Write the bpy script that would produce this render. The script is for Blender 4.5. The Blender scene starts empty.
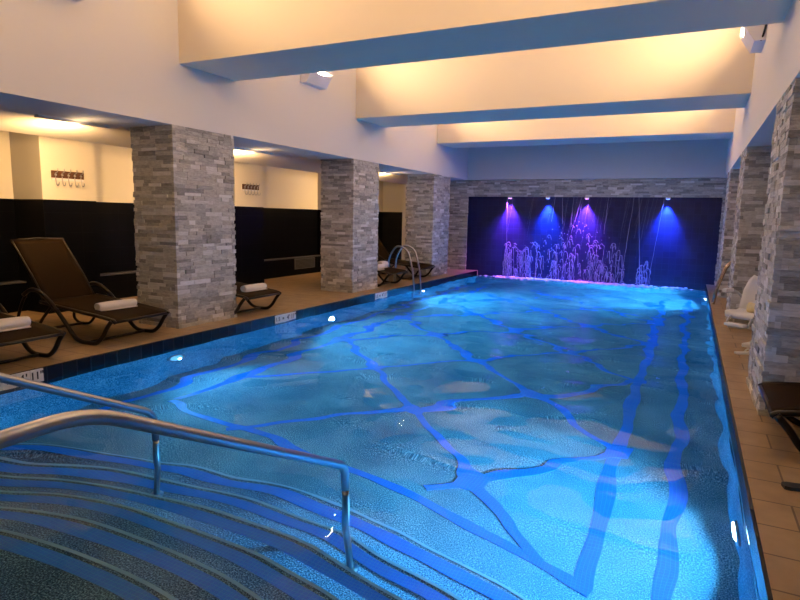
import bpy, bmesh, math, random
import numpy as np
from mathutils import Vector, Matrix
random.seed(7)
sc = bpy.context.scene
COL = sc.collection
PI = math.pi
V = Vector

# ------------------------------------------------------------------ helpers
def link(o, parent=None):
    COL.objects.link(o)
    if parent is not None:
        o.parent = parent
    return o

def obj(name, bm, m, parent=None, smooth=False, loc=None):
    me = bpy.data.meshes.new(name)
    bmesh.ops.recalc_face_normals(bm, faces=bm.faces)
    bm.to_mesh(me); bm.free()
    if m: me.materials.append(m)
    if smooth:
        for p in me.polygons: p.use_smooth = True
    o = bpy.data.objects.new(name, me)
    if loc: o.location = loc
    return link(o, parent)

def tag(o, label=None, cat=None, group=None, kind=None):
    if label: o['label'] = label
    if cat: o['category'] = cat
    if group: o['group'] = group
    if kind: o['kind'] = kind
    return o

def thing(name, label, cat, loc=(0, 0, 0), rz=0.0, group=None):
    o = bpy.data.objects.new(name, None)
    o.empty_display_size = .1
    o.location = loc; o.rotation_euler = (0, 0, rz)
    link(o)
    return tag(o, label, cat, group)

def struct(name, bm, m, label=None, cat=None, smooth=False):
    o = obj(name, bm, m, None, smooth)
    return tag(o, label, cat, None, 'structure')

def dup(root, loc, rz, label, group=None):
    r = root.copy(); COL.objects.link(r)
    r.location = loc; r.rotation_euler = (0, 0, rz); r['label'] = label
    if group: r['group'] = group
    for ch in list(root.children):
        c = ch.copy(); COL.objects.link(c); c.parent = r
        for g in ch.children:
            d = g.copy(); COL.objects.link(d); d.parent = c
    return r

def bx(bm, a, b, M=None):
    (x0, y0, z0), (x1, y1, z1) = a, b
    vs = [bm.verts.new(V(p) if M is None else M @ V(p)) for p in
          ((x0, y0, z0), (x1, y0, z0), (x1, y1, z0), (x0, y1, z0), (x0, y0, z1), (x1, y0, z1), (x1, y1, z1), (x0, y1, z1))]
    for f in ((0, 3, 2, 1), (4, 5, 6, 7), (0, 1, 5, 4), (1, 2, 6, 5), (2, 3, 7, 6), (3, 0, 4, 7)):
        bm.faces.new([vs[i] for i in f])
    return bm

def box(a, b): return bx(bmesh.new(), a, b)

def rbox(a, b, r=.01, seg=2):
    bm = box(a, b)
    bmesh.ops.bevel(bm, geom=list(bm.edges), offset=r, segments=seg, profile=.5, affect='EDGES')
    return bm

def catmull(pts, n=6, closed=False):
    P = [V(p) for p in pts]; out = []
    L = len(P)
    for i in range(L - (0 if closed else 1)):
        p1, p2 = P[i], P[(i + 1) % L]
        p0 = P[i - 1] if (i > 0 or closed) else p1 + (p1 - p2)
        p3 = P[(i + 2) % L] if (i + 2 < L or closed) else p2 + (p2 - p1)
        for k in range(n):
            t = k / n
            out.append(.5 * ((2 * p1) + (p2 - p0) * t + (2 * p0 - 5 * p1 + 4 * p2 - p3) * t * t + (3 * p1 - p0 - 3 * p2 + p3) * t ** 3))
    if not closed: out.append(P[-1])
    return out

def fillet(pts, r, n=6):
    P = [V(p) for p in pts]; out = [P[0]]
    for i in range(1, len(P) - 1):
        a, b, c = P[i - 1], P[i], P[i + 1]
        u, w = (a - b).normalized(), (c - b).normalized()
        d = min(r, (a - b).length * .45, (c - b).length * .45)
        s, e = b + u * d, b + w * d
        for k in range(n + 1):
            t = k / n
            out.append(s * (1 - t) ** 2 + b * 2 * t * (1 - t) + e * t * t)
    out.append(P[-1])
    return out

def tube(bm, pts, r, seg=10, flat=1.0, up=V((0, 0, 1)), caps=True):
    """sweep a (possibly flattened / tapering) round section along points"""
    P = [V(p) for p in pts]; n = len(P)
    rs = r if isinstance(r, (list, tuple)) else [r] * n
    rings = []; prev = None
    for i in range(n):
        t = (P[min(i + 1, n - 1)] - P[max(i - 1, 0)])
        if t.length < 1e-9: t = V((0, 0, 1))
        t.normalize()
        if prev is None:
            a = up if abs(t.dot(up)) < .95 else V((1, 0, 0))
            s = t.cross(a).normalized()
        else:
            s = (prev - t * prev.dot(t)).normalized()
        prev = s
        q = t.cross(s).normalized()
        rings.append([bm.verts.new(P[i] + (s * math.cos(k * 2 * PI / seg) * flat + q * math.sin(k * 2 * PI / seg)) * rs[i]) for k in range(seg)])
    for i in range(n - 1):
        for k in range(seg):
            bm.faces.new((rings[i][k], rings[i][(k + 1) % seg], rings[i + 1][(k + 1) % seg], rings[i + 1][k]))
    if caps:
        bm.faces.new(list(reversed(rings[0]))); bm.faces.new(rings[-1])
    return bm

def cyl(bm, c, r, h, axis='z', seg=24, r2=None):
    c = V(c); ax = {'x': V((1, 0, 0)), 'y': V((0, 1, 0)), 'z': V((0, 0, 1))}[axis]
    return tube(bm, [c, c + ax * h], [r, r if r2 is None else r2], seg)

# ------------------------------------------------------------------ materials
def nodes(name):
    m = bpy.data.materials.new(name); m.use_nodes = True
    nt = m.node_tree
    b = nt.nodes['Principled BSDF']
    return m, nt, b

def mat(name, c, rough=.5, metal=0.0, spec=.5, emit=None, es=0.0, nscale=0, namp=0, bump=0.0, bscale=80):
    m, nt, b = nodes(name)
    b.inputs['Base Color'].default_value = (*c, 1)
    b.inputs['Roughness'].default_value = rough
    b.inputs['Metallic'].default_value = metal
    b.inputs['Specular IOR Level'].default_value = spec
    if emit:
        b.inputs['Emission Color'].default_value = (*emit, 1); b.inputs['Emission Strength'].default_value = es
    tc = nt.nodes.new('ShaderNodeTexCoord')
    if namp:
        n = nt.nodes.new('ShaderNodeTexNoise'); n.inputs['Scale'].default_value = nscale; n.inputs['Detail'].default_value = 4
        nt.links.new(tc.outputs['Object'], n.inputs['Vector'])
        r = nt.nodes.new('ShaderNodeValToRGB')
        r.color_ramp.elements[0].position = .3; r.color_ramp.elements[1].position = .7
        r.color_ramp.elements[0].color = (*[x * (1 - namp) for x in c], 1)
        r.color_ramp.elements[1].color = (*[min(1, x * (1 + namp)) for x in c], 1)
        nt.links.new(n.outputs['Fac'], r.inputs['Fac']); nt.links.new(r.outputs['Color'], b.inputs['Base Color'])
    if bump:
        n2 = nt.nodes.new('ShaderNodeTexNoise'); n2.inputs['Scale'].default_value = bscale; n2.inputs['Detail'].default_value = 5
        nt.links.new(tc.outputs['Object'], n2.inputs['Vector'])
        bp = nt.nodes.new('ShaderNodeBump'); bp.inputs['Strength'].default_value = bump; bp.inputs['Distance'].default_value = .01
        nt.links.new(n2.outputs['Fac'], bp.inputs['Height']); nt.links.new(bp.outputs['Normal'], b.inputs['Normal'])
    return m

def tile_mat(name, c1, c2, grout, w, h, mortar, rough, axes, offset=.5, spec=.5, var=.0, bump=.15, gl=None):
    """brick-texture tiles; axes picks which two object axes run along the tile"""
    m, nt, b = nodes(name)
    tc = nt.nodes.new('ShaderNodeTexCoord'); sp = nt.nodes.new('ShaderNodeSeparateXYZ'); cb = nt.nodes.new('ShaderNodeCombineXYZ')
    nt.links.new(tc.outputs['Object'], sp.inputs[0])
    nt.links.new(sp.outputs[axes[0]], cb.inputs[0]); nt.links.new(sp.outputs[axes[1]], cb.inputs[1])
    br = nt.nodes.new('ShaderNodeTexBrick'); nt.links.new(cb.outputs[0], br.inputs['Vector'])
    br.inputs['Scale'].default_value = 1; br.inputs['Brick Width'].default_value = w; br.inputs['Row Height'].default_value = h
    br.inputs['Mortar Size'].default_value = mortar; br.inputs['Mortar Smooth'].default_value = .1; br.offset = offset
    br.inputs['Color1'].default_value = (*c1, 1); br.inputs['Color2'].default_value = (*c2, 1); br.inputs['Mortar'].default_value = (*grout, 1)
    n = nt.nodes.new('ShaderNodeTexNoise'); n.inputs['Scale'].default_value = 6; n.inputs['Detail'].default_value = 5
    nt.links.new(tc.outputs['Object'], n.inputs['Vector'])
    mx = nt.nodes.new('ShaderNodeMix'); mx.data_type = 'RGBA'; mx.blend_type = 'OVERLAY'; mx.inputs[0].default_value = var
    nt.links.new(br.outputs['Color'], mx.inputs[6]); nt.links.new(n.outputs['Color'], mx.inputs[7])
    hs = nt.nodes.new('ShaderNodeRGBToBW'); nt.links.new(n.outputs['Color'], hs.inputs[0]); nt.links.new(hs.outputs[0], mx.inputs[7])
    nt.links.new(mx.outputs[2], b.inputs['Base Color'])
    b.inputs['Roughness'].default_value = rough; b.inputs['Specular IOR Level'].default_value = spec
    bp = nt.nodes.new('ShaderNodeBump'); bp.inputs['Strength'].default_value = bump; bp.inputs['Distance'].default_value = .01; bp.invert = True
    nt.links.new(br.outputs['Fac'], bp.inputs['Height']); nt.links.new(bp.outputs['Normal'], b.inputs['Normal'])
    return m

def ramp(nt, stops):
    r = nt.nodes.new('ShaderNodeValToRGB'); cr = r.color_ramp
    while len(cr.elements) < len(stops): cr.elements.new(.5)
    for e, (p, c) in zip(cr.elements, stops): e.position = p; e.color = (*c, 1)
    return r

def stone_mat():
    m, nt, b = nodes('ledger stone')
    g = nt.nodes.new('ShaderNodeNewGeometry'); tc = nt.nodes.new('ShaderNodeTexCoord')
    r = ramp(nt, [(0, (.26, .25, .23)), (.25, (.42, .41, .39)), (.5, (.56, .545, .505)), (.75, (.48, .445, .39)), (1, (.80, .79, .77))])
    nt.links.new(g.outputs['Random Per Island'], r.inputs['Fac'])
    mp = nt.nodes.new('ShaderNodeMapping'); mp.inputs['Scale'].default_value = (14, 14, 45)
    nt.links.new(tc.outputs['Object'], mp.inputs['Vector'])
    n = nt.nodes.new('ShaderNodeTexNoise'); n.inputs['Scale'].default_value = 1; n.inputs['Detail'].default_value = 7; n.inputs['Roughness'].default_value = .65
    nt.links.new(mp.outputs[0], n.inputs['Vector'])
    mx = nt.nodes.new('ShaderNodeMix'); mx.data_type = 'RGBA'; mx.blend_type = 'OVERLAY'; mx.inputs[0].default_value = .75
    nt.links.new(r.outputs[0], mx.inputs[6]); nt.links.new(n.outputs['Fac'], mx.inputs[7])
    nt.links.new(mx.outputs[2], b.inputs['Base Color'])
    bp = nt.nodes.new('ShaderNodeBump'); bp.inputs['Strength'].default_value = .7; bp.inputs['Distance'].default_value = .02
    nt.links.new(n.outputs['Fac'], bp.inputs['Height']); nt.links.new(bp.outputs['Normal'], b.inputs['Normal'])
    b.inputs['Roughness'].default_value = .85
    return m

def speckle_mat(name, dark, mid, light, scale=100):
    """pebble pool plaster"""
    m, nt, b = nodes(name)
    tc = nt.nodes.new('ShaderNodeTexCoord')
    n = nt.nodes.new('ShaderNodeTexNoise'); n.inputs['Scale'].default_value = scale; n.inputs['Detail'].default_value = 3; n.inputs['Roughness'].default_value = .7
    n3 = nt.nodes.new('ShaderNodeTexNoise'); n3.inputs['Scale'].default_value = 1.3; n3.inputs['Detail'].default_value = 3
    nt.links.new(tc.outputs['Object'], n.inputs['Vector']); nt.links.new(tc.outputs['Object'], n3.inputs['Vector'])
    r = ramp(nt, [(.36, dark), (.5, mid), (.64, light)])
    ma = nt.nodes.new('ShaderNodeMath'); ma.operation = 'MULTIPLY_ADD'; ma.inputs[1].default_value = .22; ma.inputs[2].default_value = -.11
    nt.links.new(n3.outputs['Fac'], ma.inputs[0])
    ad = nt.nodes.new('ShaderNodeMath'); ad.operation = 'ADD'
    nt.links.new(n.outputs['Fac'], ad.inputs[0]); nt.links.new(ma.outputs[0], ad.inputs[1])
    nt.links.new(ad.outputs[0], r.inputs['Fac']); nt.links.new(r.outputs['Color'], b.inputs['Base Color'])
    b.inputs['Roughness'].default_value = .8; b.inputs['Specular IOR Level'].default_value = .1
    return m

def water_mat():
    m = bpy.data.materials.new('pool water'); m.use_nodes = True
    nt = m.node_tree; nt.nodes.remove(nt.nodes['Principled BSDF'])
    out = nt.nodes['Material Output']
    rf = nt.nodes.new('ShaderNodeBsdfRefraction'); rf.inputs['IOR'].default_value = 1.33; rf.inputs['Roughness'].default_value = 0
    rf.inputs['Color'].default_value = (1, 1, 1, 1)
    gl = nt.nodes.new('ShaderNodeBsdfGlossy'); gl.inputs['Roughness'].default_value = .02; gl.inputs['Color'].default_value = (1, 1, 1, 1)
    fr = nt.nodes.new('ShaderNodeFresnel'); fr.inputs['IOR'].default_value = 1.33
    k = nt.nodes.new('ShaderNodeMath'); k.operation = 'MULTIPLY'; k.inputs[1].default_value = .5
    nt.links.new(fr.outputs[0], k.inputs[0])
    g = nt.nodes.new('ShaderNodeMixShader'); nt.links.new(k.outputs[0], g.inputs[0]); nt.links.new(rf.outputs[0], g.inputs[1]); nt.links.new(gl.outputs[0], g.inputs[2])
    nt.links.new(g.outputs[0], out.inputs['Surface'])
    a = nt.nodes.new('ShaderNodeVolumeAbsorption'); a.inputs['Color'].default_value = (.04, .80, 1, 1); a.inputs['Density'].default_value = WATER_DENS
    nt.links.new(a.outputs[0], out.inputs['Volume'])
    return m

def veil_mat(name, alpha, c):
    m = bpy.data.materials.new(name); m.use_nodes = True
    nt = m.node_tree; b = nt.nodes['Principled BSDF']
    b.inputs['Base Color'].default_value = (*c, 1); b.inputs['Roughness'].default_value = .25; b.inputs['Alpha'].default_value = alpha
    b.inputs['Specular IOR Level'].default_value = .5
    return m

WATER_DENS = .27
M = dict(
    plaster=mat('warm white wall paint', (.80, .775, .74), .75, bump=.06, bscale=140),
    beam=mat('cream beam paint', (.84, .74, .58), .75, bump=.06, bscale=140),
    niche=mat('pale plaster', (.74, .70, .62), .8),
    ceiling=mat('white ceiling paint', (.85, .82, .76), .8),
    stone=stone_mat(),
    deck=tile_mat('tan deck tile', (.37, .255, .14), (.335, .225, .123), (.14, .09, .052), .62, .31, .006, .42, (0, 1), var=.45, spec=.35),
    darktile=tile_mat('black wall tile', (.0022, .0023, .004), (.003, .0032, .005), (.007, .007, .009), .6, .3, .004, .3, (1, 2), offset=0, bump=.1, spec=.07),
    darktile_x=tile_mat('black wall tile across', (.012, .012, .016), (.016, .016, .021), (.03, .03, .034), .6, .3, .004, .35, (0, 2), offset=0, bump=.1),
    falltile=tile_mat('navy fall tile', (.008, .011, .055), (.012, .017, .075), (.02, .026, .09), .16, .16, .004, .28, (0, 2), offset=0, bump=.15),
    band_y=tile_mat('navy waterline tile', (.004, .004, .008), (.006, .006, .011), (.03, .03, .034), .16, .4, .005, .25, (1, 2), offset=0, spec=.2),
    band_x=tile_mat('navy waterline tile across', (.004, .004, .008), (.006, .006, .011), (.02, .02, .024), .16, .4, .005, .2, (0, 2), offset=0),
    plaster_pool=speckle_mat('pebble pool plaster', (.010, .070, .14), (.065, .25, .385), (.46, .76, .90)),
    steps=speckle_mat('pebble step plaster', (.010, .038, .085), (.055, .16, .30), (.36, .66, .88)),
    bluetile=tile_mat('cobalt mosaic tile', (.0, .19, .88), (.0, .215, .92), (.02, .34, .9), .026, .026, .0016, .3, (0, 1), offset=0, bump=.05),
    steel=mat('brushed stainless steel', (.46, .48, .51), .30, 1.0),
    bronze=mat('bronze rail metal', (.50, .40, .28), .22, 1.0),
    frame=mat('dark bronze frame', (.010, .006, .0045), .3, .1, .25),
    sling=tile_mat('brown woven sling', (.021, .0115, .0045), (.018, .0095, .0036), (.010, .005, .002), .012, .012, .0016, .7, (0, 1), offset=.5, spec=.04),
    towel=mat('white terry towel', (.86, .82, .80), .95, spec=.05, bump=.5, bscale=260),
    white=mat('white plastic', (.82, .82, .82), .4),
    fixture=mat('white fixture enamel', (.80, .80, .82), .45),
    black=mat('black rubber', (.012, .012, .013), .6),
    brownwood=mat('dark walnut board', (.10, .040, .018), .4, nscale=30, namp=.4),
    ledge=mat('dark grey ledge cap', (.085, .085, .092), .35),
    ivory=mat('ivory marker tile', (.80, .77, .70), .4),
    ink=mat('black marker ink', (.01, .01, .01), .6),
    yellow=mat('pale yellow foam', (.75, .62, .34), .8),
    lens=mat('pool lamp lens', (.9, .95, 1), .3, emit=(.75, .92, 1), es=14),
    dimlens=mat('dim added lamp lens', (.5, .8, 1), .3, emit=(.25, .75, 1), es=.55),
    warmlens=mat('warm lamp lens', (1, .9, .75), .4, emit=(1, .70, .36), es=1.5),
    purplelens=mat('purple lamp lens', (.8, .6, 1), .4, emit=(.65, .22, 1), es=10),
    bluelens=mat('blue lamp lens', (.6, .6, 1), .4, emit=(.12, .22, 1), es=10),
    fall=veil_mat('falling water', .42, (.50, .52, .75)),
    veil=veil_mat('thin water film', .025, (.75, .78, .88)),
    nosing_highlight=mat('painted step edge highlight', (.26, .58, .82), .5),
    foam=mat('white foam', (.55, .60, .70), .6),
)
M['water'] = water_mat()

# ------------------------------------------------------------------ key sizes
XL, XR = -5.67, .43            # pool sides
Y0, Y1 = .60, 16.60            # pool near and far ends
WZ, FZ = -.13, -1.40           # water level and pool floor
CL, CR = -6.03, .60            # pool-side faces of the columns / upper walls
SOF, BEAM, CEIL = 2.65, 3.42, 4.9
WLX, WRX = -9.2, 2.7
BACK, FRONT = 16.6, -3.4

# ------------------------------------------------------------------ setting
bm = bmesh.new()
bx(bm, (WLX - .3, FRONT - .2, -1.7), (XL, BACK + .8, 0))
bx(bm, (XR, FRONT - .2, -1.7), (WRX + .3, BACK + .6, 0))
bx(bm, (XL, FRONT - .2, -1.7), (XR, Y0, 0))
struct('floor', bm, M['deck'])

bm = bmesh.new()      # pool basin: plaster walls and floor
t = .015
bx(bm, (XL - .0, Y0, FZ - .3), (XR + .0, Y1 + .3, FZ))
bx(bm, (XL - .0, Y0, FZ), (XL + t, Y1, -.26)); bx(bm, (XR - t, Y0, FZ), (XR + .0, Y1, -.26))
bx(bm, (XL, Y0, FZ), (XR, Y0 + t, -.26)); bx(bm, (XL, Y1 - t, FZ), (XR, Y1 + .05, -.26))
struct('pool_basin', bm, M['plaster_pool'])

bm = bmesh.new(); bx(bm, (XL - .002, Y0, -.27), (XL + .02, Y1, -.004)); bx(bm, (XR - .02, Y0, -.27), (XR + .002, Y1, -.004))
struct('trim_1', bm, M['band_y'])
bm = bmesh.new(); bx(bm, (XL, Y0 - .002, -.27), (XR, Y0 + .02, -.004))
struct('trim_2', bm, M['band_x'])

# pool floor line pattern (mosaic ribbons let into the floor)
def ribbon(bm, pts, w, z):
    P = [V((p[0], p[1], 0)) for p in pts]; n = len(P); L = []
    for i in range(n):
        t_ = (P[min(i + 1, n - 1)] - P[max(i - 1, 0)]).normalized(); s = V((-t_.y, t_.x, 0)) * w / 2
        L.append([P[i] + s, P[i] - s])
    top = [[bm.verts.new((q.x, q.y, z)) for q in pr] for pr in L]
    bot = [[bm.verts.new((q.x, q.y, z - .006)) for q in pr] for pr in L]
    for i in range(n - 1):
        bm.faces.new((top[i][0], top[i][1], top[i + 1][1], top[i + 1][0]))
        bm.faces.new((top[i][0], top[i + 1][0], bot[i + 1][0], bot[i][0]))
        bm.faces.new((top[i][1], bot[i][1], bot[i + 1][1], top[i + 1][1]))
LA, LB, LC = -.45, .04, -4.95
bm = bmesh.new(); zf = FZ + .004
ribbon(bm, [(LA, 3.68), (LA, 15.6)], .125, zf); ribbon(bm, [(LB, 2.6), (LB, 15.6)], .115, zf + .001)
ribbon(bm, [(LC, 4.5), (LC, 15.6)], .115, zf); ribbon(bm, [(-5.42, 3.4), (-5.42, 15.6)], .10, zf)
ribbon(bm, catmull([(-4.95, 4.42, 0), (-3.92, 4.36, 0), (-2.5, 4.21, 0), (-1.99, 4.10, 0), (-1.06, 3.88, 0), (-.4, 3.66, 0)]), .095, zf + .002)
def yE(x): return 4.36 - .17 * max(0, x + 3.92) ** 1.15 if x > -3.92 else 4.38
ds = [3.05 + 2.15 * k for k in range(6)]; hs = [6.08 + 2.2 * k for k in range(6)]
for c in ds:         # x + y = c
    xa, xb = LC, LA
    if c - xb < 3.7: xb = -.75
    if c - xa > 15.4: xa = c - 15.4
    if xa < xb: ribbon(bm, [(xa, c - xa), (xb, c - xb)], .092, zf + .003)
for c in hs:         # y - x = c
    xa, xb = LC, LA
    if c + xa < 4.38: xa = 4.25 - c
    if c + xb > 15.4: xb = 15.4 - c
    if xa < xb: ribbon(bm, [(xa, c + xa), (xb, c + xb)], .088, zf + .004)
for c in ds:
    for h in hs:
        x, y = (c - h) / 2, (c + h) / 2
        if LC - .1 < x < LA + .1 and 4.3 < y < 15: ribbon(bm, [(x - .115, y), (x + .115, y)], .23, zf + .005)
struct('pool_floor_lines', bm, M['bluetile'])

# curved entry steps
cx, cy = -2.5, -1.93
RR = [3.74, 4.08, 4.42, 4.76, 5.10, 5.46]; ZZ = [-.30, -.48, -.66, -.84, -1.02, -1.20]
def arc_y(R, x):
    d = R * R - (x - cx) ** 2
    return max(Y0 + .01, cy + math.sqrt(d)) if d > 0 else Y0 + .01
NX = 120
xs = [XL + .012 + (XR - XL - .024) * i / NX for i in range(NX + 1)]
bm = bmesh.new(); rn = .022
rows = []
for x in xs:
    row = [(Y0 + .01, ZZ[0])]
    for i, (R, z) in enumerate(zip(RR, ZZ)):
        y = arc_y(R, x); zn = ZZ[i + 1] if i + 1 < len(ZZ) else FZ
        for k in range(6):
            a = k / 5 * PI / 2
            row.append((max(Y0 + .01, y - rn + rn * math.sin(a)), z - rn + rn * math.cos(a)))
        row.append((y, zn))
    rows.append([bm.verts.new((x, yy, zz)) for yy, zz in row])
for i in range(NX):
    for k in range(len(rows[0]) - 1):
        bm.faces.new((rows[i][k], rows[i][k + 1], rows[i + 1][k + 1], rows[i + 1][k]))
steps = struct('pool_steps', bm, M['steps'], smooth=False)
for p in steps.data.polygons: p.use_smooth = True
bm = bmesh.new()
for R, z in zip(RR, ZZ):
    pts = [(x, arc_y(R - .10, x), 0) for x in xs if arc_y(R - .10, x) > Y0 + .1]
    ribbon(bm, pts, .092, z + .004)
s3 = bmesh.new()  # pale ribbons paint the lamplit highlight along each step edge
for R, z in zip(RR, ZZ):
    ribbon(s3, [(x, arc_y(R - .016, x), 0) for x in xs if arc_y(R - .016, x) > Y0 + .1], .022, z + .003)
obj('nosing_highlight', s3, M['nosing_highlight'], steps)
s2 = obj('tile_stripes', bm, M['bluetile'], steps)

# walls
bm = bmesh.new()
bx(bm, (WLX - .2, FRONT, 0), (WLX, BACK + .8, 1.69))
struct('wall_left', bm, M['darktile'])
struct('wall_left_upper', box((WLX - .2, FRONT, 1.69), (WLX, BACK + .8, SOF + .15)), M['niche'])
pil = [(1.35, 2.25), (5.40, 6.26), (9.42, 10.32), (13.45, 14.35)]
for i, (a, b) in enumerate(pil):
    struct('wall_left_pilaster', box((WLX, a, 0), (-8.5, b, 1.69)), M['darktile'])
    struct('wall_left_panel', box((WLX, a, 1.69), (-8.5, b, SOF + .15)), M['niche'])
bm = bmesh.new()      # low ledge along the wall foot, broken by the pilasters
e = [FRONT] + [v for p in pil for v in p] + [BACK]
for i in range(0, len(e), 2):
    bx(bm, (WLX, e[i], 0), (WLX + .16, e[i + 1], .43))
struct('baseboard_left', bm, M['darktile'])
bm = bmesh.new()
for i in range(0, len(e), 2):
    bx(bm, (WLX, e[i], .43), (WLX + .18, e[i + 1], .455))
struct('trim_3', bm, M['ledge'])
struct('wall_right', box((WRX, FRONT, 0), (WRX + .2, BACK + .6, SOF + .1)), M['niche'])
struct('wall_front', box((WLX - .2, FRONT - .2, 0), (WRX + .2, FRONT, CEIL)), M['niche'])

# soffits and upper walls around the well
bm = bmesh.new(); 
prof = [(CL - .001, SOF), (-7.08, SOF), (-8.1, SOF - .11), (-8.1, SOF + .15), (WLX - .2, SOF + .15), (WLX - .2, SOF + .25), (CL - .001, SOF + .25)]
va = [bm.verts.new((a, FRONT, b)) for a, b in prof]; vb = [bm.verts.new((a, BACK + .8, b)) for a, b in prof]
bm.faces.new(va); bm.faces.new(vb)
for i in range(7): bm.faces.new((va[i], va[(i + 1) % 7], vb[(i + 1) % 7], vb[i]))
struct('ceiling_left_soffit', bm, M['plaster'])
struct('ceiling_right_soffit', box((CR + .001, FRONT, SOF), (WRX + .2, BACK + .6, SOF + .2)), M['plaster'])
struct('wall_left_bulkhead', box((CL - .2, FRONT, SOF - .001), (CL, BACK, CEIL + .1)), M['plaster'])
struct('wall_right_bulkhead', box((CR, FRONT, SOF - .001), (CR + .2, BACK, CEIL + .1)), M['plaster'])
struct('ceiling', box((CL - .2, FRONT - .2, CEIL), (CR + .2, BACK + .6, CEIL + .2)), M['ceiling'])
struct('wall_back_upper', box((CL, 16.52, SOF + .01), (CR, BACK + .6, CEIL)), M['plaster'])
for a, b in ((1.35, 2.4), (5.71, 6.75), (10.1, 11.32), (14.15, 15.25)):
    struct('ceiling_beam', box((CL, a, BEAM), (CR, b, CEIL)), M['beam'])

# split-face stone
def stone_face(bm, o, u, n, w, h, rnd, z0=0.0, row=(.04, .062), ln=(.10, .34), depth=.024):
    o, u, n = V(o), V(u), V(n); up = V((0, 0, 1)); z = z0
    while z < h - .005:
        hh = min(rnd.uniform(*row), h - z)
        if h - z - hh < .02: hh = h - z
        x = -rnd.uniform(0, .1)
        while x < w:
            l = rnd.uniform(*ln)
            a, b = max(0, x), min(w, x + l)
            if w - b < .05: b = w
            if b - a > .004:
                d = rnd.uniform(.004, depth); e_ = -.03
                # ends at a corner reach round it by their own depth
                A = a - (d if a == 0 else 0); B = b + (d if b == w else 0)
                g = .0012
                q = [o + u * (A + g) + n * e_ + up * (z + g), o + u * (B - g) + n * e_ + up * (z + g), o + u * (B - g) + n * d + up * (z + g), o + u * (A + g) + n * d + up * (z + g)]
                vb = [bm.verts.new(p) for p in q]; vt = [bm.verts.new(p + up * (hh - 2 * g)) for p in q]
                bm.faces.new(vb); bm.faces.new(vt)
                for i in range(4): bm.faces.new((vb[i], vb[(i + 1) % 4], vt[(i + 1) % 4], vt[i]))
                if b == w: break
            x += l
        z += hh
def column(x0, x1, y0, y1, seed, label):
    rnd = random.Random(seed); bm = bmesh.new(); i = .01
    bx(bm, (x0 + i, y0 + i, 0), (x1 - i, y1 - i, SOF))
    stone_face(bm, (x0, y0, 0), (1, 0, 0), (0, -1, 0), x1 - x0, SOF, rnd)
    stone_face(bm, (x1, y0, 0), (0, 1, 0), (1, 0, 0), y1 - y0, SOF, rnd)
    stone_face(bm, (x1, y1, 0), (-1, 0, 0), (0, 1, 0), x1 - x0, SOF, rnd)
    stone_face(bm, (x0, y1, 0), (0, -1, 0), (-1, 0, 0), y1 - y0, SOF, rnd)
    return struct('stone_column', bm, M['stone'], label, 'column')
YC = [(5.58, 6.66), (10.06, 11.07), (14.06, 15.15)]
yl = ['nearest left column, beside the brown lounger with the reclined back', 'middle left column, standing right of the second hook rack',
      'farthest left column, behind the chrome ladder rails']
yr = ['big near right column, rising behind the brown lounger at the picture edge', 'middle right column, behind the white pool lift chair', 'slim-looking far right column next to the waterfall wall']
for i, (a, b) in enumerate(YC):
    column(-6.78, CL - .02, a, b, 10 + i, 'grey split stone ' + yl[i])
    column(CR + .02, 1.36, a - .12, b - .12, 30 + i, 'grey split stone ' + yr[i])
rnd = random.Random(5)
NX0 = -8.05
bm = bmesh.new()     # stone back wall: lintel over the waterfall and the strips beside it
bx(bm, (NX0, BACK + .05, 2.18), (CR + .8, BACK + .5, SOF)); bx(bm, (NX0, BACK + .05, 0), (-6.05, BACK + .5, 2.18)); bx(bm, (.62, BACK + .05, 0), (WRX, BACK + .5, 2.18))
stone_face(bm, (-6.03, BACK, 0), (1, 0, 0), (0, -1, 0), 6.65, SOF, rnd, z0=2.18)
stone_face(bm, (NX0, BACK, 0), (1, 0, 0), (0, -1, 0), -6.03 - NX0, SOF, rnd)
stone_face(bm, (.62, BACK, 0), (1, 0, 0), (0, -1, 0), 2.0, SOF, rnd)
struct('wall_back', bm, M['stone'])
struct('wall_waterfall', box((-6.05, BACK + .12, -.3), (.62, BACK + .5, 2.18)), M['falltile'])
struct('wall_back_niche', box((WLX, BACK + .6, 1.69), (NX0, BACK + .8, SOF + .1)), M['plaster'])
struct('trim_4', box((NX0 - .13, BACK, 0), (NX0, BACK + .7, SOF)), M['plaster'])
struct('wall_back_niche_lower', box((WLX, BACK + .6, 0), (NX0, BACK + .8, 1.69)), M['darktile_x'])

# ------------------------------------------------------------------ water
wx0, wx1, wy0, wy1 = XL - .004, XR + .004, Y0 - .004, BACK + .115
nx, ny = 180, 470
X, Y = np.meshgrid(np.linspace(wx0, wx1, nx), np.linspace(wy0, wy1, ny))
rs = np.random.RandomState(3)
Z = np.zeros_like(X)
for i in range(26):
    lam = rs.uniform(.35, 1.5); th = rs.uniform(0, 2 * PI); ph = rs.uniform(0, 2 * PI)
    k = 2 * PI / lam
    Z += (.0135 / math.sqrt(26) * 1.41) / k * 3.2 * np.sin(k * (X * np.cos(th) + Y * np.sin(th)) + ph)
fallw = np.exp(-np.clip(BACK - Y, 0, 99) / 4.0)
for i in range(22):          # ripples thrown out by the waterfall
    lam = rs.uniform(.16, .5); th = PI / 2 + rs.normal(0, .75); ph = rs.uniform(0, 2 * PI)
    k = 2 * PI / lam
    Z += (.10 * fallw + .006 + .03 * np.clip((Y - 6) / 5, 0, 1)) / math.sqrt(22) * 1.41 / k * np.sin(k * (X * np.cos(th) + Y * np.sin(th)) + ph)
Z = WZ + Z
top = np.stack([X, Y, Z], -1).reshape(-1, 3)
idx = np.arange(nx * ny).reshape(ny, nx)
faces = np.stack([idx[:-1, :-1], idx[:-1, 1:], idx[1:, 1:], idx[1:, :-1]], -1).reshape(-1, 4).tolist()
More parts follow.
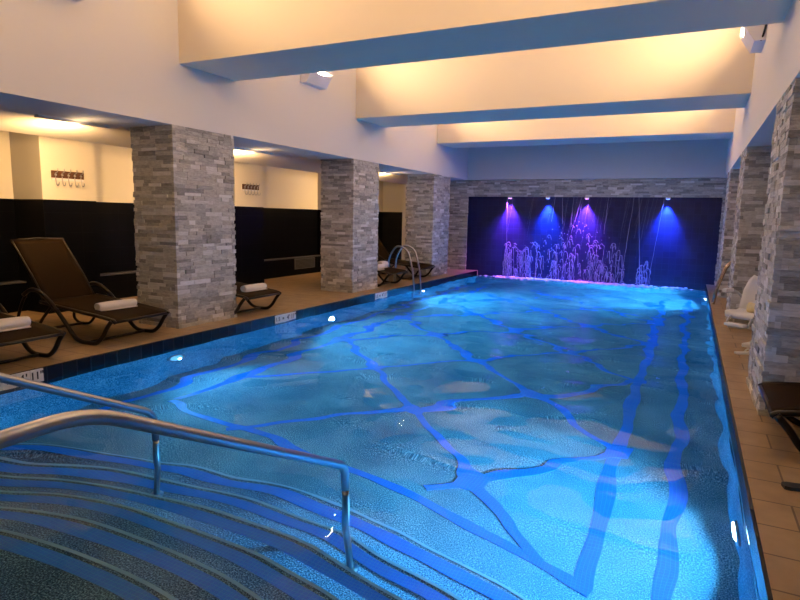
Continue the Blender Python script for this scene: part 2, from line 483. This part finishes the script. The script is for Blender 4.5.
border = list(idx[0, :]) + list(idx[1:, -1]) + list(idx[-1, -2::-1]) + list(idx[-2:0:-1, 0])
nv = len(top); zb = FZ - .05
low = [(top[i][0], top[i][1], zb) for i in border]
verts = top.tolist() + low
nb = len(border)
for i in range(nb):
    j = (i + 1) % nb
    faces.append([int(border[j]), int(border[i]), nv + i, nv + j])
faces.append([nv + i for i in range(nb - 1, -1, -1)])
me = bpy.data.meshes.new('pool_water'); me.from_pydata(verts, [], faces); me.materials.append(M['water'])
for p in me.polygons: p.use_smooth = len(p.vertices) == 4 and p.index < (nx - 1) * (ny - 1)
wo = link(bpy.data.objects.new('pool_water', me))
tag(wo, 'clear rippling blue water filling the long indoor pool', 'water', None, 'stuff')

# ------------------------------------------------------------------ waterfall
def drop_path(x, z, w, h, y):
    return catmull([(x - w, y, z - h * .55), (x - w * .6, y - .02, z - .02), (x, y - .04, z), (x + w * .6, y - .05, z - .03), (x + w, y - .06, z - h)], 4)
rnd = random.Random(11)
bm = bmesh.new()
strands = [(-4.80, 2.17, -4.72, -.12), (-2.74, 2.17, -2.95, 1.2), (-1.42, 2.17, -1.60, -.12), (-1.30, 2.17, -1.12, -.12), (-.70, 2.17, -.93, -.12),
           (-3.25, 2.17, -3.2, 1.45), (-2.95, 2.17, -2.98, 1.3), (-3.45, 2.17, -3.5, 1.5), (-2.05, 2.17, -2.1, 1.2)]
for x0, z0, x1, z1 in strands:
    n = 14; pts = []
    for k in range(n + 1):
        t_ = k / n
        pts.append((x0 + (x1 - x0) * t_ + rnd.uniform(-.006, .006), 16.50 - .05 * t_, z0 + (z1 - z0) * t_))
    tube(bm, pts, [rnd.uniform(.004, .008) for _ in pts], 5)
fall = tag(thing('waterfall', 'lacy water falling down the dark blue tiled end wall', 'waterfall', (0, 0, 0)), kind='stuff')
obj('water_strand', bm, M['fall'], fall, True)
bm = bmesh.new()
for i in range(190):         # splashing arcs and tails, highest around the middle
    x = rnd.uniform(-4.55, -1.55)
    if i % 9 == 0: x = rnd.uniform(-1.2, -.95)
    if i % 10 == 1: x = rnd.uniform(-4.85, -4.5)
    top_z = 1.45 - abs(x + 2.85) * .46
    if x > -1.3: top_z = .55
    if x < -4.45: top_z = .95
    z = -.1 + (top_z + .1) * rnd.random() ** .85
    w = rnd.uniform(.025, .075); h = rnd.uniform(.08, .3) * (1.3 if z < .8 else .6)
    y = rnd.uniform(16.36, 16.55)
    p = drop_path(x, z, w, min(h, z + .12), y)
    tube(bm, p, [rnd.uniform(.004, .012) for _ in p], 5)
    if z < .95 and i % 2:
        s = rnd.choice((-1, 1)); zz = z - .05; q = []
        while zz > -.12:
            q.append((x + s * w + rnd.uniform(-.02, .02), y - .05, zz)); zz -= .07
        if len(q) > 2: tube(bm, q, [rnd.uniform(.003, .010) for _ in q], 5)
obj('water_splash', bm, M['fall'], fall, True)
bm = bmesh.new()
for i in range(150):
    x = rnd.gauss(-2.9, .95); top_z = 1.6 - abs(x + 2.85) * .5
    z = rnd.uniform(.0, max(.15, top_z)); r = rnd.uniform(.006, .019)
    bmesh.ops.create_icosphere(bm, subdivisions=1, radius=r, matrix=Matrix.Translation((max(-4.7, min(-1, x)), rnd.uniform(16.3, 16.55), z)))
obj('water_drop', bm, M['fall'], fall, True)
bm = bmesh.new()
for i in range(24):
    x = rnd.choice((rnd.uniform(-4.7, -1.5), rnd.gauss(-2.6, .45), rnd.uniform(-1.25, -.8)))
    z1 = rnd.uniform(.5, 1.5)
    tube(bm, [(x + rnd.uniform(-.004, .004) - .02 * k, 16.52 - .01 * k, 2.17 - (2.17 - z1) * k / 6) for k in range(7)], rnd.uniform(.001, .0018), 4)
obj('water_thread', bm, M['fall'], fall, True)
bm = bmesh.new()             # foam at the foot of the fall
for i in range(620):
    x = rnd.uniform(-5.0, -.8) if i % 6 else rnd.uniform(-5.5, .2)
    y = 16.52 - abs(rnd.gauss(0, .20)); r = rnd.uniform(.012, .05)
    mt = Matrix.Translation((x, y, WZ + rnd.uniform(-.005, .025))) @ Matrix.Diagonal((rnd.uniform(1, 2.4), 1, rnd.uniform(.35, .7), 1))
    bmesh.ops.create_icosphere(bm, subdivisions=1, radius=r, matrix=mt)
tag(obj('waterfall_foam', bm, M['foam'], None, True), 'white foam strip churning on the water below the waterfall', 'foam', None, 'stuff')

# ------------------------------------------------------------------ lights
def area(name, loc, dirv, sx, sy, power, color, shape='RECTANGLE', spread=PI):
    l = bpy.data.lights.new(name, 'AREA'); l.shape = shape; l.size = sx; l.size_y = sy; l.energy = power; l.color = color; l.spread = spread
    o = bpy.data.objects.new(name, l); o.location = loc
    o.rotation_euler = V(dirv).to_track_quat('-Z', 'Y').to_euler(); link(o); return o
def spot(name, loc, dirv, angle, blend, power, color, r=.05):
    l = bpy.data.lights.new(name, 'SPOT'); l.spot_size = math.radians(angle); l.spot_blend = blend; l.energy = power; l.color = color; l.shadow_soft_size = r
    o = bpy.data.objects.new(name, l); o.location = loc
    o.rotation_euler = V(dirv).to_track_quat('-Z', 'Y').to_euler(); link(o); return o

WARM = (1.0, .65, .35)
UP = 150
def wedge(x, y, side, label):
    """wall uplight: white wedge body that widens upwards, lamp inside the open top"""
    t = thing('wall_uplight', label, 'wall light', (x, y, 3.72), 0, 'uplights in the ceiling bays')
    bm = bmesh.new(); s = side; L = .30
    prof = [(0, 0), (.12, 0), (.26, .22), (.26, .26), (0, .26)]
    va = [bm.verts.new((s * a, -L, b)) for a, b in prof]; vb = [bm.verts.new((s * a, L, b)) for a, b in prof]
    bm.faces.new(va); bm.faces.new(vb)
    for i in range(5): bm.faces.new((va[i], va[(i + 1) % 5], vb[(i + 1) % 5], vb[i]))
    obj('housing', bm, M['fixture'], t)
    obj('lens', box((min(s * .03, s * .23), -L + .03, .26), (max(s * .03, s * .23), L - .03, .268)), M['warmlens'], t)
    area('uplight lamp', (x + s * .14, y, 4.0), (s * 1.0, 0, .75), .2, .5, UP, WARM)
    return t
wedge(CL, 4.02, 1, 'white wedge wall uplight cut by the picture top, high on the left wall')
wedge(CL, 8.60, 1, 'white wedge wall uplight on the left wall just behind the first beam')
wr = wedge(CR, 8.75, -1, 'white wedge wall uplight on the right wall, with a black cable')
bm = bmesh.new(); tube(bm, catmull([(-.05, -.27, .0), (-.03, -.31, .08), (-.015, -.32, .2), (-.012, -.32, .45)]), .012, 8)
tag(obj('cable', bm, M['black'], wr, True), 'black cable')
UPS = [(CL, 12.75, 1), (CR, 12.75, -1), (CR, 4.02, -1)]
for x, y, s in UPS:
    wedge(x, y, s, ['white wedge wall uplight hidden in the far bay, left side', 'white wedge wall uplight hidden in the far bay, right side', 'white wedge wall uplight above the picture, right wall of the first bay'][UPS.index((x, y, s))])
# unseen warm fill light added behind the viewer
area('rear fill light', (-2.0, -2.0, 4.6), (0, .25, -1), 1.5, 1.0, 34, (1, .74, .45))

# linear lamps under the niche ceiling
for y0, y1, lb in ((4.45, 5.40, 'slim linear ceiling lamp glowing over the first hook rack'), (7.72, 8.76, 'slim linear ceiling lamp glowing over the second hook rack'), (13.0, 14.0, 'slim linear ceiling lamp behind the middle left column')):
    t = thing('linear_lamp', lb, 'ceiling light', (-7.03, (y0 + y1) / 2, SOF), 0, 'linear lamps under the left soffit')
    h = (y1 - y0) / 2
    obj('housing', box((-.03, -h, -.028), (.045, h, 0)), M['fixture'], t)
    obj('diffuser', box((-.05, -h + .01, -.026), (-.03, h - .01, -.004)), M['warmlens'], t)
    area('linear lamp', (-7.10, (y0 + y1) / 2, SOF - .035), (-1, 0, -.12), .9, .04, 100, (1, .58, .22)).rotation_euler = (V((-1, 0, -.12)).to_track_quat('-Z', 'Z')).to_euler()
    area('linear lamp glow', (-7.10, (y0 + y1) / 2, SOF - .06), (-.6, 0, 1), .06, .8, 5.0, (1, .60, .22))
    area('soffit fill light', (-6.95, (y0 + y1) / 2, SOF - .10), (.5, 0, 1), .06, .8, 1.6, (1, .68, .36))  # added fill that brightens the pool side of the soffit

# underwater lamps
POOL = (.27, .68, 1.0)
PW = 930
def pool_lamp(x, y, z, s, power, label, lens='lens', tilt=-.22):
    t = thing('underwater_lamp', label, 'pool light', (x, y, z), 0, 'underwater pool lamps')
    bm = bmesh.new(); cyl(bm, (0, 0, 0), .135, s * .02, 'x', 28)
    obj('bezel', bm, M['steel'], t, True)
    bm = bmesh.new(); cyl(bm, (s * .02, 0, 0), .105, s * .012, 'x', 28, .085)
    obj('lens', bm, M[lens], t, True)
    spot('underwater lamp light', (x + s * .07, y, z), (s, 0, tilt), 152, .85, power, POOL, .012)
    return t
pool_lamp(XL + .016, 8.62, -.80, 1, PW, 'round underwater lamp shining bright near the second depth marker')
pool_lamp(XL + .016, 12.6, -.62, 1, PW, 'round underwater lamp on the left pool wall below the ladder')
pool_lamp(XL + .016, 5.15, -.62, 1, PW * .14, 'dim round underwater lamp added on the left pool wall to light the steps', 'dimlens')  # low-power lamp added to bring more blue light onto the steps
pool_lamp(XR - .016, 4.15, -.80, -1, PW, 'round underwater lamp on the near right pool wall')
pool_lamp(XR - .016, 15.0, -.50, -1, PW * 1.4, 'round underwater lamp on the far right wall close to the waterfall')

# waterfall spotlights
PUR, BLU = (.45, .09, 1.0), (.04, .12, 1.0)
for x, c, lm, lb in ((-4.75, PUR, 'purplelens', 'small purple spotlight at the left end of the waterfall lintel'), (-3.67, BLU, 'bluelens', 'small blue spotlight between the two purple spotlights over the waterfall'),
                     (-2.62, PUR, 'purplelens', 'small purple spotlight above the thickest splashes'), (-.62, BLU, 'bluelens', 'small blue spotlight alone at the right side of the waterfall')):
    t = thing('waterfall_spotlight', lb, 'spotlight', (x, 16.60, 2.18), 0, 'coloured spotlights over the waterfall')
    bm = bmesh.new(); cyl(bm, (0, 0, -.05), .06, .05, 'z', 20)
    obj('can', bm, M['fixture'], t, True)
    bm = bmesh.new(); cyl(bm, (0, 0, -.056), .045, .006, 'z', 20)
    obj('lens', bm, M[lm], t, True)
    spot('waterfall spot', (x, 16.58, 2.11), (0, .20, -1), 60, .9, 2000 if c is BLU else 1300, c, .03)
    spot('waterfall wash', (x, 16.40, 2.10), (0, .02, -1), 100, 1, 420 if c is PUR else 380, c, .03)

# ------------------------------------------------------------------ handrails in the steps
def handrail(x, label, dz=0.0):
    t = thing('handrail', label, 'handrail', (x, .35, 0), 0, 'stainless handrails at the pool steps')
    g = lambda *p: [(0, y - .35, z) for y, z in p]
    bm = bmesh.new()
    tube(bm, fillet(g((.35, .0), (.35, .91 + dz), (1.22, .91 + dz), (2.86, .085 + dz), (2.87, -.10)), .14, 8), .0265, 16)
    obj('rail', bm, M['steel'], t, True)
    bm = bmesh.new(); tube(bm, g((2.87, -.09), (2.885, -1.02)), .0225, 16); obj('post', bm, M['steel'], t, True)
    bm = bmesh.new(); cyl(bm, (0, 2.885 - .35, -1.02), .05, .018); obj('flange', bm, M['steel'], t, True)
    bm = bmesh.new(); cyl(bm, (0, 0, 0), .055, .018); obj('flange', bm, M['steel'], t, True)
    return t
handrail(-1.76, 'near stainless handrail, thick in front, sloping down into the pool steps', -.03)
handrail(-3.38, 'rear stainless handrail passing below the ivory 11-inch depth marker', .02)

# ladder grab rails
def ladder(x, y, s, m, label, deck=False):
    t = thing('deck_grab_rail' if deck else 'pool_ladder', label, 'handrail' if deck else 'ladder', (x, y, 0))
    for dy in (-.19, .19):
        bm = bmesh.new()
        tube(bm, fillet([(-s * .62, dy, 0), (-s * .58, dy, .62), (-s * .38, dy, .90), (-s * .10, dy, .80), (s * .05, dy, .30), (s * .085, dy, 0 if deck else -.25)] + ([] if deck else [(s * .085, dy, -1.15)]), .22, 8), .021, 12)
        obj('grab_rail', bm, m, t, True)
    for z in () if deck else (-.35, -.62, -.89):
        obj('tread', rbox((min(s * .05, s * .12), -.19, z), (max(s * .05, s * .12), .19, z + .025), .006), m, t)
    return t
ladder(XL - .055, 12.33, 1, M['steel'], 'chrome pool ladder with two arched rails on the left deck')
ladder(XR + .14, 12.9, -1, M['bronze'], 'pair of arched bronze looking grab rails on the far right deck', True)

# ------------------------------------------------------------------ loungers
def make_lounger():
    t = thing('sun_lounger', '', 'sun lounger', (0, 0, 0), 0, 'brown sling loungers around the pool')
    W = .39
    rail = catmull([(0, 0, .285), (-.07, 0, .315), (-.35, 0, .345), (-.85, 0, .39), (-1.26, 0, .43)], 5)
    leg = catmull([(-1.52, 0, .50), (-1.40, 0, .565), (-1.27, 0, .575), (-1.14, 0, .52), (-1.0, 0, .42), (-.84, 0, .27), (-.66, 0, .08), (-.55, 0, .024), (-.42, 0, .018), (-.29, 0, .03), (-.19, 0, .10), (-.11, 0, .21), (-.03, 0, .30)], 5)
    back = [(-1.24, 0, .42), (-1.42, 0, .68), (-1.62, 0, .93), (-1.80, 0, 1.15)]
    rear = catmull([(-1.05, 0, .40), (-1.22, 0, .24), (-1.38, 0, .06), (-1.50, 0, .02), (-1.64, 0, .03), (-1.72, 0, .12), (-1.62, 0, .36), (-1.52, 0, .50)], 5)
    for s in (-1, 1):
        o = lambda P: [V(p) + V((0, s * W, 0)) for p in P]
        bm = bmesh.new(); tube(bm, o(rail), .022, 8); obj('side_rail', bm, M['frame'], t, True)
        bm = bmesh.new(); tube(bm, [p + V((0, s * .03, 0)) for p in o(leg)], .025, 8); obj('leg', bm, M['frame'], t, True)
        bm = bmesh.new(); tube(bm, o(rear), .018, 8); obj('leg', bm, M['frame'], t, True)
        bm = bmesh.new(); tube(bm, catmull([V(p) + V((0, s * (W - .05), 0)) for p in back], 4), .018, 8); obj('back_rail', bm, M['frame'], t, True)
    for x, z in ((-.01, .29), (-1.24, .425), (-.42, .022), (-1.54, .024)):
        bm = bmesh.new(); tube(bm, [(x, -W, z), (x, W, z)], .017, 8); obj('crossbar', bm, M['frame'], t, True)
    bm = bmesh.new(); tube(bm, [(-1.80, -W + .05, 1.15), (-1.81, 0, 1.165), (-1.80, W - .03, 1.15)], .018, 8); obj('crossbar', bm, M['frame'], t, True)
    def sheet(P, w, th, sag):
        bm = bmesh.new(); n = 8; rws = []
        for q in P:
            q = V(q)
            rws.append([(q.x, -w + 2 * w * k / n, q.z - sag * (1 - (2 * k / n - 1) ** 2)) for k in range(n + 1)])
        tp = [[bm.verts.new((a, b, c)) for a, b, c in r] for r in rws]
        bt = [[bm.verts.new((a, b, c - th)) for a, b, c in r] for r in rws]
        m_ = len(P)
        for i in range(m_ - 1):
            for k in range(n):
                bm.faces.new((tp[i][k], tp[i][k + 1], tp[i + 1][k + 1], tp[i + 1][k])); bm.faces.new((bt[i][k], bt[i + 1][k], bt[i + 1][k + 1], bt[i][k + 1]))
            for k in (0, n): bm.faces.new((tp[i][k], tp[i + 1][k], bt[i + 1][k], bt[i][k]))
        for i in (0, m_ - 1):
            for k in range(n): bm.faces.new((tp[i][k], tp[i][k + 1], bt[i][k + 1], bt[i][k]))
        return bm
    obj('seat', sheet([V(p) + V((0, 0, .014)) for p in rail], W - .012, .008, .008), M['sling'], t, True)
    obj('backrest', sheet([V(p) + V((.012, 0, .008)) for p in catmull(back, 4)], W - .065, .008, .006), M['sling'], t, True)
    return t
L0 = make_lounger(); L0.location = (-5.79, 4.80, 0); L0.rotation_euler = (0, 0, .045)
L0['label'] = 'brown sling sun lounger with raised back and towel beside the nearest left column'
dup(L0, (-5.66, 3.33, 0), .02, 'brown sling sun lounger cut by the left picture edge, foot end with towel showing')
dup(L0, (-5.82, 7.07, 0), 0, 'brown sun lounger mostly hidden behind the nearest left column, foot end with towel')
dup(L0, (-5.80, 11.68, 0), 0, 'brown sun lounger half behind the middle left column, next to the chrome ladder')
dup(L0, (-5.84, 13.42, 0), 0, 'brown sun lounger behind the chrome ladder rails near the farthest left column')
dup(L0, (.57, 4.86, 0), PI, 'brown sun lounger at the right picture edge in front of the big near column')

def towel_bm(l=.44, r=.058):
    """rolled towel lying along Y, its spiral end showing"""
    bm = bmesh.new(); n = 15; seg = 22
    rings = []
    for i in range(n + 1):
        t = i / n; y = -l / 2 + l * t
        e_ = 1 - .10 * abs(2 * t - 1) ** 6
        ring = []
        for k in range(seg):
            a = 2 * PI * k / seg
            rr = r * e_ * (1 + .03 * math.sin(3 * a + 5 * t) + (.05 if k == 3 else 0))
            ring.append(bm.verts.new((rr * math.cos(a) * 1.18, y, r * .92 + rr * math.sin(a) * .92)))
        rings.append(ring)
    for i in range(n):
        for k in range(seg): bm.faces.new((rings[i][k], rings[i][(k + 1) % seg], rings[i + 1][(k + 1) % seg], rings[i + 1][k]))
    for end, ring in ((-1, rings[0]), (1, rings[-1])):
        prev = ring
        for sc_, off in ((.82, .006), (.70, -.006), (.5, .004), (.36, -.006), (.15, .003)):
            new = [bm.verts.new((v.co.x * sc_, v.co.y + end * off, r * .92 + (v.co.z - r * .92) * sc_)) for v in ring]
            for k in range(seg): bm.faces.new((prev[k], prev[(k + 1) % seg], new[(k + 1) % seg], new[k]))
            prev = new
        bm.faces.new(prev)
    # loose flap lying under the roll
    bx(bm, (-.10, -l / 2, .0), (.075, l / 2 - .01, .012))
    return bm
TG = 'rolled white towels on the loungers'
def towel(x, y, z, rz, label, l=.44, r=.058):
    o = obj('rolled_towel', towel_bm(l, r), M['towel'], None, True, (x, y, z)); o.rotation_euler = (0, -.08, rz)
    return tag(o, label, 'towel', TG)
towel(-6.27, 4.82, .352, -.05, 'rolled white towel on the lounger beside the nearest left column', .50, .056)
towel(-6.02, 3.31, .350, -.03, 'rolled white towel on the lounger cut by the left picture edge', .54, .064)
towel(-6.12, 7.18, .343, -.02, 'rolled white towel on the lounger behind the nearest left column', .48, .056)
towel(-6.2, 11.45, .350, 0, 'rolled white towel nearest the middle left column', .32, .075)
towel(-6.34, 11.89, .368, .0, 'rolled white towel right next to the chrome ladder', .3, .085)

# ------------------------------------------------------------------ hook racks
def rack(y, z, label):
    t = thing('hook_rack', label, 'hook rack', (-8.5, y, z), 0, 'hook racks on the pale wall panels')
    obj('board', rbox((0, -.255, -.05), (.022, .255, .055), .004), M['brownwood'], t)
    obj('backing_strip', box((0, -.25, -.085), (.012, .25, -.05)), M['fixture'], t)
    for k in range(5):
        yy = -.20 + .10 * k
        bm = bmesh.new()
        tube(bm, catmull([(.022, yy, .02), (.06, yy, .03), (.085, yy, .06), (.085, yy, .085)]), .0065, 8)
        tube(bm, catmull([(.022, yy, -.03), (.03, yy, -.10), (.05, yy, -.155), (.09, yy, -.15), (.10, yy, -.11)]), .0065, 8)
        cyl(bm, (.022, yy, -.005), .017, .012, 'x', 14)
        obj('hook', bm, M['steel'], t, True)
    return t
rack(5.80, 2.06, 'brown wooden rack of metal hooks on the nearer pale wall panel')
rack(9.90, 2.10, 'smaller looking brown rack of hooks right of the nearest stone column')

# framed vent low on the ledge
t = thing('wall_vent', 'grey framed vent set low on the black ledge', 'vent', (WLX + .16, 12.6, .29))
obj('frame', rbox((0, -.45, -.14), (.02, .45, .13), .004), M['ledge'], t)
bm = bmesh.new()
for k in range(7): bx(bm, (.015, -.41, -.11 + .032 * k), (.026, .41, -.095 + .032 * k))
obj('grille', bm, M['black'], t)

# ------------------------------------------------------------------ depth markers
def text(s, size, parent, loc, label=None):
    c = bpy.data.curves.new('lettering', 'FONT'); c.body = s; c.size = size; c.align_x = 'CENTER'; c.align_y = 'CENTER'; c.extrude = .0006
    c.materials.append(M['ink']); c.offset = .0018
    o = bpy.data.objects.new('lettering', c); o.location = loc; o.rotation_euler = (PI / 2, 0, PI / 2)
    me = bpy.data.meshes.new_from_object(o)
    m_ = bpy.data.objects.new('lettering', me); m_.location = o.location; m_.rotation_euler = o.rotation_euler
    bpy.data.objects.remove(o)
    return link(m_, parent)
def marker(y, label):
    t = thing('depth_marker', label, 'depth marker', (XL + .02, y, -.073), 0, 'ivory depth markers along the left pool edge')
    for k, (s, sz, dz) in enumerate((('1.5', .085, 0), ('M', .055, .0), ("4'", .105, 0), ('11"', .105, 0))):
        yy = -.198 + .132 * k
        tl = obj('tile', rbox((0, yy - .065, -.067), (.010, yy + .065, .067), .003), M['ivory'], t)
        wd = {'1': .46, '.': .28, '5': .56, 'M': .8, '4': .58, "'": .26, '"': .36}
        p = -sum(wd[ch] for ch in s) * sz / 2
        for ch in s:
            text(ch, sz, tl, (.0108, yy + p + wd[ch] * sz / 2, dz)); p += wd[ch] * sz
    return t
marker(3.215, 'ivory depth marker tiles with black numbers at the left picture edge')
marker(7.36, 'ivory depth marker tiles with black numbers below the half-hidden lounger')
marker(10.55, 'ivory depth marker tiles with black numbers at the foot of the middle column')

# ------------------------------------------------------------------ pool lift chair
t = thing('pool_lift_chair', 'white plastic pool lift chair between the right stone columns', 'pool lift', (.76, 8.3, 0), math.radians(58))
# local frame: the chair looks along -X
def lathe_sheet(P, w, th, bend):
    bm = bmesh.new(); n = 10; A = []
    for x, z, ww in P:
        A.append([(x - bend * (abs(2 * k / n - 1) ** 2), (-1 + 2 * k / n) * ww, z + .5 * bend * (abs(2 * k / n - 1) ** 3)) for k in range(n + 1)])
    a = [[bm.verts.new(p) for p in r] for r in A]; b = [[bm.verts.new((p[0] + th * .7, p[1], p[2] - th)) for p in r] for r in A]
    for i in range(len(P) - 1):
        for k in range(n):
            bm.faces.new((a[i][k], a[i][k + 1], a[i + 1][k + 1], a[i + 1][k])); bm.faces.new((b[i][k], b[i + 1][k], b[i + 1][k + 1], b[i][k + 1]))
        for k in (0, n): bm.faces.new((a[i][k], a[i + 1][k], b[i + 1][k], b[i][k]))
    for i in (0, len(P) - 1):
        for k in range(n): bm.faces.new((a[i][k], a[i][k + 1], b[i][k + 1], b[i][k]))
    return bm
obj('seat', lathe_sheet([(-.25, .43, .20), (-.22, .47, .22), (-.10, .475, .23), (.06, .46, .23), (.14, .48, .23)], .23, .03, .03), M['white'], t, True)
obj('backrest', lathe_sheet([(.14, .48, .23), (.18, .56, .24), (.215, .70, .235), (.245, .82, .20), (.26, .89, .15)], .23, .03, .05), M['white'], t, True)
for s in (-1, 1):
    bm = bmesh.new(); tube(bm, fillet([(.2, s * .25, .60), (.10, s * .28, .70), (-.16, s * .28, .70)], .06), .014, 10)
    a = obj('armrest', bm, M['steel'], t, True)
    obj('arm_pad', rbox((-.20, s * .28 - .03, .70), (-.02, s * .28 + .03, .745), .012), M['white'], a)
bm = bmesh.new()
for s in (-1, 1): tube(bm, fillet([(-.18, s * .13, .44), (-.30, s * .13, .42), (-.35, s * .13, .33)], .06), .013, 10)
obj('footrest_bar', bm, M['steel'], t, True)
obj('footrest', rbox((-.43, -.12, .33), (-.33, .12, .365), .012), M['white'], t)
obj('mast', rbox((.28, -.05, 0), (.38, .05, 1.05), .012), M['white'], t)
obj('base', rbox((.10, -.16, 0), (.55, .16, .05), .012), M['white'], t)
obj('arm', rbox((.10, -.03, .39), (.30, .03, .44), .008), M['white'], t)
bm = bmesh.new(); tube(bm, [(-.02, -.16, .53), (-.02, .05, .53)], .062, 20)
tag(obj('cushion_roll', bm, M['yellow'], t, True), 'pale yellow foam roll')

# sandals
def sandal(name, x, y, rz, m, label):
    t = thing(name, label, 'sandal', (x, y, 0), rz)
    bm = bmesh.new(); out = [(-.13, .028), (-.10, .040), (-.02, .034), (.06, .046), (.11, .040), (.135, .015)]
    pts = [(a, b) for a, b in out] + [(a, -b) for a, b in reversed(out)]
    lo = [bm.verts.new((a, b, 0)) for a, b in pts]; hi = [bm.verts.new((a, b, .022)) for a, b in pts]
    bm.faces.new(lo); bm.faces.new(hi)
    for i in range(len(pts)): bm.faces.new((lo[i], lo[(i + 1) % len(pts)], hi[(i + 1) % len(pts)], hi[i]))
    obj('sole', bm, m, t)
    bm = bmesh.new()
    tube(bm, catmull([(.0, .038, .015), (.035, .026, .055), (.075, 0, .028), (.035, -.026, .055), (.0, -.038, .015)]), .009, 8)
    obj('strap', bm, m, t, True)
    return t
sandal('flip_flop', .70, 8.02, .5, M['white'], 'small white flip-flop on the deck below the pool lift chair')
sandal('rubber_sandal', .735, 4.00, .2, M['black'], 'black sandal on the tan deck at the right picture edge')

# ------------------------------------------------------------------ world, camera, view
w = bpy.data.worlds.new('world'); sc.world = w; w.use_nodes = True
w.node_tree.nodes['Background'].inputs[0].default_value = (.05, .05, .06, 1); w.node_tree.nodes['Background'].inputs[1].default_value = .2

yaw, pitch, roll, F = -4.58698157e-01, -1.42034048e-01, 2.11397110e-02, 5.83799287e+02
f = V((math.sin(yaw) * math.cos(pitch), math.cos(yaw) * math.cos(pitch), math.sin(pitch)))
r = V((math.cos(yaw), -math.sin(yaw), 0)); u = r.cross(f)
c_, s_ = math.cos(roll), math.sin(roll)
r2 = r * c_ + u * s_; u2 = u * c_ - r * s_
cam = bpy.data.cameras.new('camera'); co = bpy.data.objects.new('camera', cam); COL.objects.link(co)
cam.sensor_width = 36; cam.lens = F / 800 * 36; cam.clip_start = .05
mw = Matrix((r2, u2, -f)).transposed().to_4x4(); mw.translation = (0, 0, 1.55)
co.matrix_world = mw
sc.camera = co
sc.view_settings.view_transform = 'Standard'; sc.view_settings.look = 'None'
sc.view_settings.exposure = 0.0; sc.view_settings.gamma = 1; sc.view_settings.use_curve_mapping = False
cy_ = sc.cycles
cy_.max_bounces = 12; cy_.diffuse_bounces = 4; cy_.glossy_bounces = 4; cy_.transmission_bounces = 8; cy_.transparent_max_bounces = 12
cy_.sample_clamp_indirect = 4; cy_.caustics_reflective = False; cy_.caustics_refractive = True; cy_.blur_glossy = .5
cy_.use_denoising = True
